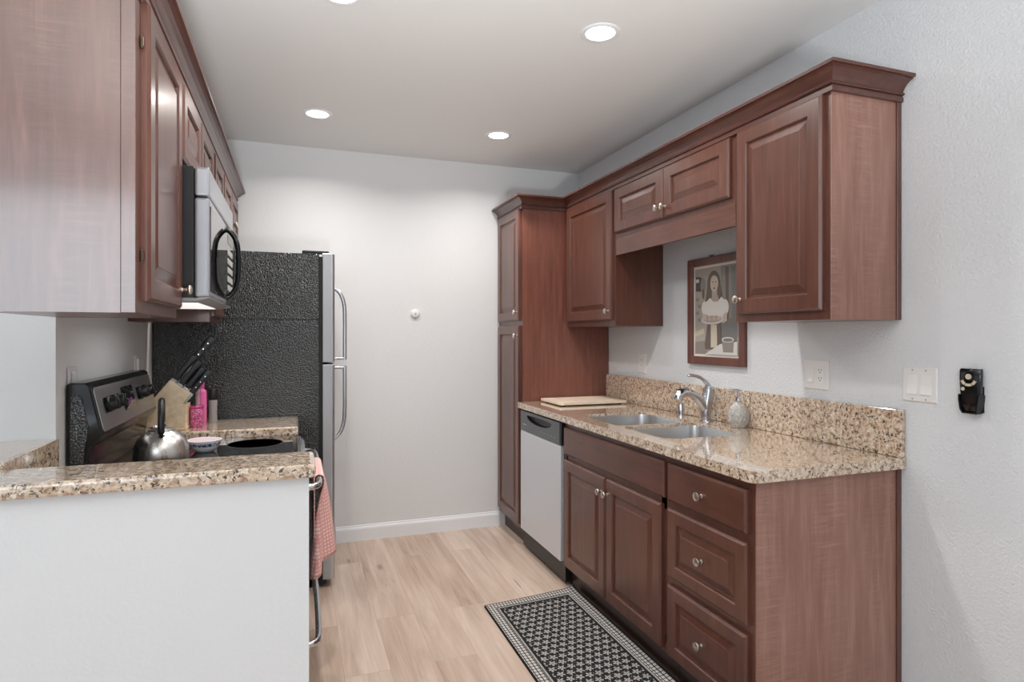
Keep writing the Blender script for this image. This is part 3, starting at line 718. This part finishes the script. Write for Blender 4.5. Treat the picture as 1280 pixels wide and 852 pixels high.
Pk = M('pink_label', lin(232, 128, 178), .35)
xyz = Pk.sep(Pk.coord()); Pk.base(Pk.mix(Pk.math('LESS_THAN', xyz[0], -.004), lin(226, 110, 168), lin(240, 214, 226)))
b = B(); lathe(b, [(.021, 0), (.023, .003), (.023, .150), (.021, .158), (.012, .166), (.011, .170)], 28, Matrix.Translation((-.418, 3.165, CT1+.0003))); obj('body', b, Pk.m, t, smooth=True)
b = B(); lathe(b, [(.013, .1702), (.013, .198), (.011, .200), (0, .200)], 24, Matrix.Translation((-.418, 3.165, CT1+.0003))); obj('cap', b, M('pink_cap', lin(214, 92, 152), .3).m, t, smooth=True)
t = thing('pepper_mill', 'slim dark grinder between the pink bottle and the refrigerator', 'grinder', (-.375, 3.22, CT1+.0003))
b = B(); lathe(b, [(.020, 0), (.021, .004), (.018, .05), (.020, .10), (.019, .108)], 24, Matrix.Translation((-.375, 3.22, CT1+.0003))); obj('jar', b, M('grey_glass', lin(150, 148, 146), .12).m, t, smooth=True)
b = B(); lathe(b, [(.020, .1085), (.021, .112), (.020, .155), (.017, .160), (0, .160)], 24, Matrix.Translation((-.375, 3.22, CT1+.0003))); obj('grinder_head', b, BLACKP, t, smooth=True)

# ------------------------------------------------------------------ rug
RUG = M('black_white_weave', rough=.9, spec=.15)
uv = RUG.n('ShaderNodeUVMap', uv_map='rug'); xyz = RUG.sep(uv.outputs[0])
X_, Y_ = xyz[0], xyz[1]                                   # origin at the rug's centre
HW, HL = .250, .78
ax_ = RUG.math('SUBTRACT', HW, RUG.math('ABSOLUTE', X_)); ay_ = RUG.math('SUBTRACT', HL, RUG.math('ABSOLUTE', Y_))
ed = RUG.math('MINIMUM', ax_, ay_)
P_ = .041
def cell(v, p, o=0.0): return RUG.math('SUBTRACT', RUG.math('FRACT', RUG.math('ADD', RUG.math('MULTIPLY', v, 1/p), 50.0+o)), .5)
row = RUG.math('FLOOR', RUG.math('MULTIPLY', Y_, 1/P_)); half = RUG.math('MULTIPLY', RUG.math('FRACT', RUG.math('MULTIPLY', RUG.math('ADD', row, 100.0), .5)), 1.0)
cx_ = RUG.math('SUBTRACT', RUG.math('FRACT', RUG.math('ADD', RUG.math('ADD', RUG.math('MULTIPLY', X_, 1/P_), 50.0), half)), .5); cy_ = cell(Y_, P_)
rad = RUG.math('SQRT', RUG.math('ADD', RUG.math('MULTIPLY', cx_, cx_), RUG.math('MULTIPLY', cy_, cy_)))
ang = RUG.math('ARCTAN2', cy_, cx_)
petal = RUG.math('ADD', .33, RUG.math('MULTIPLY', RUG.math('COSINE', RUG.math('MULTIPLY', RUG.math('ADD', ang, .5), 5.0)), .13))
flower = RUG.math('MULTIPLY', RUG.math('LESS_THAN', rad, petal), RUG.math('GREATER_THAN', rad, .07))
nz_ = RUG.noise(uv.outputs[0], 260, 2, .6)
weave = RUG.math('GREATER_THAN', RUG.math('ADD', RUG.math('MULTIPLY', RUG.math('SINE', RUG.math('MULTIPLY', X_, 2*PI/.0068)), RUG.math('SINE', RUG.math('MULTIPLY', Y_, 2*PI/.0068))), RUG.math('MULTIPLY', RUG.math('SUBTRACT', nz_, .5), 3.0)), -.25)
fleck = RUG.math('GREATER_THAN', RUG.noise(uv.outputs[0], 190, 1, .5), .68)
flower = RUG.math('MAXIMUM', RUG.math('MULTIPLY', flower, weave), fleck)
dash = RUG.math('MULTIPLY', RUG.math('GREATER_THAN', cell(X_, .016), -.24), RUG.math('GREATER_THAN', cell(Y_, .021), -.30))
inner = RUG.math('GREATER_THAN', ed, .072); line1 = RUG.math('MULTIPLY', RUG.math('GREATER_THAN', ed, .052), RUG.math('LESS_THAN', ed, .060))
border = RUG.math('MULTIPLY', RUG.math('LESS_THAN', ed, .048), RUG.math('GREATER_THAN', ed, .006))
fac = RUG.math('MAXIMUM', RUG.math('MULTIPLY', inner, flower), RUG.math('MAXIMUM', RUG.math('MULTIPLY', border, dash), RUG.math('MULTIPLY', line1, weave)))
RUG.base(RUG.mix(fac, lin(34, 33, 35), lin(196, 192, 188))); RUG.bump(fac, .3, .002)
bm = B(); NX, NYr = 16, 40; rows = []
RC = (1.118, 2.065)
for j in range(NYr+1):
    y = -HL+2*HL*j/NYr; r = []
    for i in range(NX+1):
        x = -HW+2*HW*i/NX
        sk = .045*(x/HW+1)*.5*max(0, (y/HL))**2            # the far right corner pulls a little further
        lift = .010*max(0, (x-.20)/.05)**2 + .006*max(0, (y-.70)/.08)*max(0, x/HW)
        r.append((RC[0]+x, RC[1]+y+sk, .0095+lift, x, y))
    rows.append(r)
uvl = bm.loops.layers.uv.new('rug'); UVS = {}
top = [[bm.verts.new(p[:3]) for p in r] for r in rows]; bot = [[bm.verts.new((p[0], p[1], p[2]-.009)) for p in r] for r in rows]
for r, ta, ba in zip(rows, top, bot):
    for p, va, vb in zip(r, ta, ba): UVS[va] = UVS[vb] = (p[3], p[4])
for g, rev in ((top, False), (bot, True)):
    for j in range(NYr):
        for i in range(NX):
            q = (g[j][i], g[j][i+1], g[j+1][i+1], g[j+1][i]); bm.faces.new(q[::-1] if rev else q)
def rim(a, c):
    for k in range(len(a)-1): bm.faces.new((a[k], c[k], c[k+1], a[k+1]))
rim(top[0], bot[0]); rim(top[-1], bot[-1]); rim([r[0] for r in top], [r[0] for r in bot]); rim([r[-1] for r in top], [r[-1] for r in bot])
for f in bm.faces:
    for l in f.loops: l[uvl].uv = UVS[l.vert]
tag(obj('kitchen_mat', bm, RUG.m, smooth=True, origin=(RC[0], RC[1], 0)), 'black and white patterned mat on the floor in front of the sink', 'rug')

# ------------------------------------------------------------------ things on the walls
t = thing('framed_photograph', 'brown-framed portrait print of a woman with a plate, on the wall above the sink', 'picture', (XR-.012, 2.481, 1.184))
y0, y1, z0, z1 = 2.267, 2.695, 1.184, 1.722; w = .040
b = B()
R = []
for i, x in ((0, XR-.002), (0, XR-.018), (.004, XR-.022), (w-.006, XR-.022), (w, XR-.017), (w, XR-.006)):
    R.append([(x, y0+i, z0+i), (x, y1-i, z0+i), (x, y1-i, z1-i), (x, y0+i, z1-i)])
loft(b, R, cap0=True, cap1=False); obj('frame', b, FRAMEW, t)
b = B(); box(b, XR-.0085, XR-.005, y0+w, y1-w, z0+w, z1-w); obj('mat_board', b, M('print_border', lin(226, 220, 212), .5).m, t)
PM = [M('print_tone', lin(*c), .35).m for c in ((168, 160, 150), (92, 86, 80), (200, 182, 166), (222, 218, 212), (104, 92, 84), (178, 160, 150), (140, 132, 124), (120, 118, 116), (206, 204, 200), (70, 72, 66), (196, 186, 168))]
yl, yr = y1-w-.012, y0+w+.012; zb, zt = z0+w+.012, z1-w-.012      # left edge of the print has the larger Y
pb = B(); lay = [0]
def flat(poly, mi):
    lay[0] += 1; x = XR-.0086-.00012*lay[0]
    f = pb.faces.new([pb.verts.new((x, yl+(yr-yl)*u, zb+(zt-zb)*v)) for u, v in poly]); f.material_index = mi
def ell(cx, cz, rx, rz, mi, n=28): flat([(cx+rx*math.cos(2*PI*i/n), cz+rz*math.sin(2*PI*i/n)) for i in range(n)], mi)
flat([(0, 0), (1, 0), (1, 1), (0, 1)], 0)
flat([(0, .0), (.30, .0), (.30, .16), (0, .14)], 6); flat([(0, .20), (.22, .24), (.22, .30), (0, .26)], 10)
flat([(.02, .74), (.16, .73), (.16, .90), (.02, .91)], 9); flat([(.02, .84), (.10, .84), (.10, .88), (.02, .88)], 8)
for k in range(4): ell(.06+.05*(k % 2), .64-.08*k, .045, .022, 6)
flat([(.62, 1.0), (.68, .2), (1, .2), (1, 1.0)], 6); flat([(.72, .98), (.74, .40), (.80, .40), (.80, .98)], 4); flat([(.86, .98), (.87, .40), (.97, .40), (.97, .98)], 7)
flat([(.62, .40), (.98, .40), (.98, .14), (.64, .14)], 7)
ell(.205, .80, .07, .09, 6); ell(.21, .70, .03, .06, 4)
ell(.46, .80, .155, .155, 4); flat([(.32, .82), (.26, .60), (.36, .56), (.44, .70)], 4); flat([(.60, .84), (.66, .66), (.60, .60), (.54, .70)], 4)      # hair
flat([(.42, .76), (.42, .60), (.55, .60), (.54, .74)], 5)                                       # neck
ell(.475, .810, .092, .098, 2)                                                                  # face
ell(.445, .825, .014, .008, 1); ell(.510, .825, .014, .008, 1); ell(.478, .755, .026, .009, 4); ell(.482, .79, .010, .012, 5)
flat([(.40, .88), (.36, .80), (.38, .92), (.47, .945), (.56, .91), (.58, .82), (.54, .88), (.47, .905)], 4)
flat([(.28, .60), (.38, .65), (.46, .60), (.56, .60), (.64, .65), (.74, .60), (.78, .46), (.70, .40), (.62, .44), (.60, .34), (.32, .34), (.32, .46), (.22, .44), (.22, .52)], 3)   # blouse
ell(.25, .53, .075, .085, 3); ell(.73, .53, .08, .09, 3)
flat([(.19, .48), (.28, .46), (.34, .38), (.28, .35), (.20, .40)], 2); flat([(.70, .46), (.78, .48), (.77, .38), (.68, .35), (.64, .38)], 2)   # forearms
flat([(.32, .36), (.62, .36), (.66, .10), (.60, .06), (.26, .06), (.25, .12)], 4); flat([(.40, .34), (.54, .34), (.55, .08), (.40, .08)], 10)      # skirt, apron
ell(.43, .395, .26, .052, 8); ell(.43, .402, .215, .038, 5)                                     # plate and pie
for k in range(7): ell(.27+.053*k, .41+.012*(k % 2), .035, .022, 5 if k % 2 else 2)
flat([(.26, .0), (1, .0), (1, .15), (.62, .12)], 8)
flat([(.66, .17), (.93, .17), (.91, .03), (.69, .03)], 6); ell(.795, .17, .135, .03, 8); ell(.795, .167, .11, .02, 7)                    # pot
obj('print', pb, PM, t)
b = B(); rbox(b, XR-.012, XR-.003, 2.50, 2.53, z1-.002, z1+.010, .002, 1); obj('hanger', b, HINGE, t)

def wall_plate(parent, y0, y1, z0, z1, x=XR):
    b = B(); R = []
    for i, d in ((0, .0005), (0, .003), (.004, .006)): R.append([(x-d, y0+i, z0+i), (x-d, y1-i, z0+i), (x-d, y1-i, z1-i), (x-d, y0+i, z1-i)])
    loft(b, R); return obj('plate', b, PLATE, parent)
def rocker(parent, yc, zc, ww=.033, hh=.066, x=XR-.006):
    b = B(); prism(b, [(x+.002, zc-hh/2), (x-.005, zc-hh/2), (x-.0015, zc), (x-.001, zc+hh/2), (x+.002, zc+hh/2)], 'y', yc-ww/2, yc+ww/2)
    return obj('rocker', b, PLATE2, parent, bevel=.0008)
def screw(parent, yc, zc, x=XR-.006):
    b = B(); lathe(b, [(.003, 0), (.003, .001), (0, .0014)], 12, Matrix.Translation((x, yc, zc)) @ Matrix.Rotation(-PI/2, 4, 'Y')); obj('screw', b, DOORGREY, parent)
t = thing('light_switch', 'white double rocker light switch plate right of the counter end', 'switch', (XR, 1.447, 1.167))
p = wall_plate(t, 1.387, 1.507, 1.109, 1.225)
for yc in (1.424, 1.470): rocker(t, yc, 1.167); screw(p, yc, 1.119); screw(p, yc, 1.215)
t = thing('outlet', 'white double plate with stacked switch and socket, under the near wall cabinet', 'outlet', (XR, 1.872, 1.175))
p = wall_plate(t, 1.812, 1.933, 1.116, 1.233)
b = B(); rbox(b, XR-.0085, XR-.0055, 1.880, 1.912, 1.140, 1.209, .001, 1); o = obj('switch_insert', b, PLATE2, t)
for zc in (1.158, 1.191): rocker(o, 1.896, zc, .024, .024, XR-.0085)
b = B(); rbox(b, XR-.0085, XR-.0055, 1.833, 1.866, 1.140, 1.209, .001, 1); o = obj('socket', b, PLATE2, t)
for zc in (1.158, 1.191):
    b = B()
    for dy in (-.0065, .0065): box(b, XR-.0090, XR-.0084, 1.8495+dy-.001, 1.8495+dy+.001, zc, zc+.008)
    lathe(b, [(.0025, 0), (.0025, .0006)], 10, Matrix.Translation((XR-.0084, 1.8495, zc-.006)) @ Matrix.Rotation(-PI/2, 4, 'Y')); obj('slots', b, SLOT, o)
t = thing('outlet', 'white single outlet plate above the backsplash beside the pantry', 'outlet', (XR, 3.162, 1.164))
wall_plate(t, 3.122, 3.202, 1.104, 1.224)
b = B(); rbox(b, XR-.0085, XR-.0055, 3.146, 3.179, 1.130, 1.199, .001, 1); o = obj('socket', b, PLATE2, t)
for zc in (1.148, 1.181):
    b = B()
    for dy in (-.0065, .0065): box(b, XR-.0090, XR-.0084, 3.1625+dy-.001, 3.1625+dy+.001, zc, zc+.008)
    obj('slots', b, SLOT, o)
for yc, zc, lab in ((2.225, 1.190, 'white outlet on the left wall behind the near end of the range console'), (3.030, 1.200, 'white outlet on the left wall behind the far end of the range console')):
    t = thing('outlet', lab, 'outlet', (XL, yc, zc))
    b = B(); rbox(b, XL+.0005, XL+.006, yc-.036, yc+.036, zc-.058, zc+.045, .002, 1); obj('plate', b, PLATE, t)
    b = B(); rbox(b, XL+.0055, XL+.016, yc-.016, yc+.016, zc-.03, zc+.030, .002, 1); obj('socket', b, PLATE2, t)

# remote in its wall cradle
t = thing('remote_holder', 'black wall cradle holding the fan remote, right of the light switch', 'holder', (XR, 1.275, 1.10))
b = B(); box(b, XR-.004, XR-.0005, 1.247, 1.303, 1.096, 1.175)
R = []
for z, hw, d0 in ((1.093, .022, .026), (1.105, .026, .030), (1.135, .030, .030), (1.150, .031, .028)):
    R.append([(XR-.0006, 1.275-hw, z), (XR-d0, 1.275-hw, z), (XR-d0, 1.275-hw+.003, z), (XR-.0035, 1.275-hw+.003, z)])
loft(b, R); 
R = [[(x, 2.55-y, z) for x, y, z in r] for r in R]; loft(b, R)
box(b, XR-.026, XR-.003, 1.255, 1.295, 1.092, 1.096); obj('cradle', b, BLACKP, t)
t = thing('remote_control', 'black hand remote with cream buttons standing in the wall cradle', 'remote', (XR-.02, 1.275, 1.097))
b = B(); R = []
for z, hw, xo in ((1.0975, .016, .022), (1.102, .021, .025), (1.125, .0265, .026), (1.16, .0295, .027), (1.20, .031, .027), (1.224, .031, .026), (1.229, .029, .023)):
    R.append([(XR-.006-(xo-.006)*p, 1.275+q*hw, z) for p, q in ((0, -.9), (.25, -1), (.75, -1), (1, -.82), (1.06, 0), (1, .82), (.75, 1), (.25, 1), (0, .9))])
loft(b, R); obj('casing', b, M('black_gloss', lin(12, 12, 13), .15).m, t, smooth=True)
CREAM = M('cream_buttons', lin(206, 196, 174), .4).m
def button(poly):
    b = B(); loft(b, [[(XR-.0262, 1.275-u, 1.185+v) for u, v in poly], [(XR-.0292, 1.275-u, 1.185+v) for u, v in poly]]); obj('button', b, CREAM, t)
button([(.009*math.cos(2*PI*i/20), .020+.0085*math.sin(2*PI*i/20)) for i in range(20)])
for a0, a1 in ((200, 238), (244, 296), (302, 340)):
    A = [math.radians(a0+(a1-a0)*i/8) for i in range(9)]
    button([(.0245*math.cos(a), .015+.0245*math.sin(a)) for a in A] + [(.0165*math.cos(a), .015+.0165*math.sin(a)) for a in A[::-1]])
button([(-.0165+.0055*math.cos(2*PI*i/16), -.018+.0055*math.sin(2*PI*i/16)) for i in range(16)])

t = thing('wall_disc', 'small round white disc fixed on the bare far wall', 'wall disc', (.752, YB, 1.475))
Mb = Matrix.Translation((.752, YB-.0005, 1.475)) @ Matrix.Rotation(PI/2, 4, 'X')
b = B(); lathe(b, [(.030, 0), (.030, .006), (.027, .012), (.018, .016), (0, .017)], 32, Mb); obj('disc', b, PLATE, t, smooth=True)
b = B(); lathe(b, [(.004, .0165), (.004, .0185), (0, .0186)], 14, Mb); obj('pin', b, SLOT, t)

# ------------------------------------------------------------------ recessed ceiling lights
LENS = M('lamp_lens', lin(255, 250, 240), .4); LENS.set('Emission Color', (1, .95, .86, 1)); LENS.set('Emission Strength', 9.0)
first = None
for (x, y), lab in zip(((1.128, 2.134), (.109, 3.42), (1.134, 3.428), (.145, 2.19)),
        ('recessed ceiling light nearest the big near wall cabinet', 'recessed ceiling light at left, in front of the refrigerator',
         'recessed ceiling light at right, near the pantry', 'recessed ceiling light at the top edge above the range')):
    if first is None:
        t = first = thing('ceiling_light', lab, 'light', (x, y, H), 'recessed ceiling lights')
        b = B(); lathe(b, [(.078, -.0005), (.078, -.003), (.072, -.006), (.058, -.004), (.056, -.0005)], 40, Matrix.Translation((x, y, H))); obj('trim_ring', b, TRIM, t, smooth=True)
        b = B(); lathe(b, [(.0555, -.0005), (.0555, -.0035), (.03, -.005), (0, -.0052)], 40, Matrix.Translation((x, y, H))); obj('lens', b, LENS.m, t, smooth=True)
        lt = area_light('bulb', (0, 0, -.012), (0, 0, 0), .10, .10, DOWNLIGHT_POWER, (1, .955, .91), 'DISK', math.radians(150)); lt.parent = t
    else:
        t = copy_tree(first); t.location = (x, y, H); t['label'] = lab
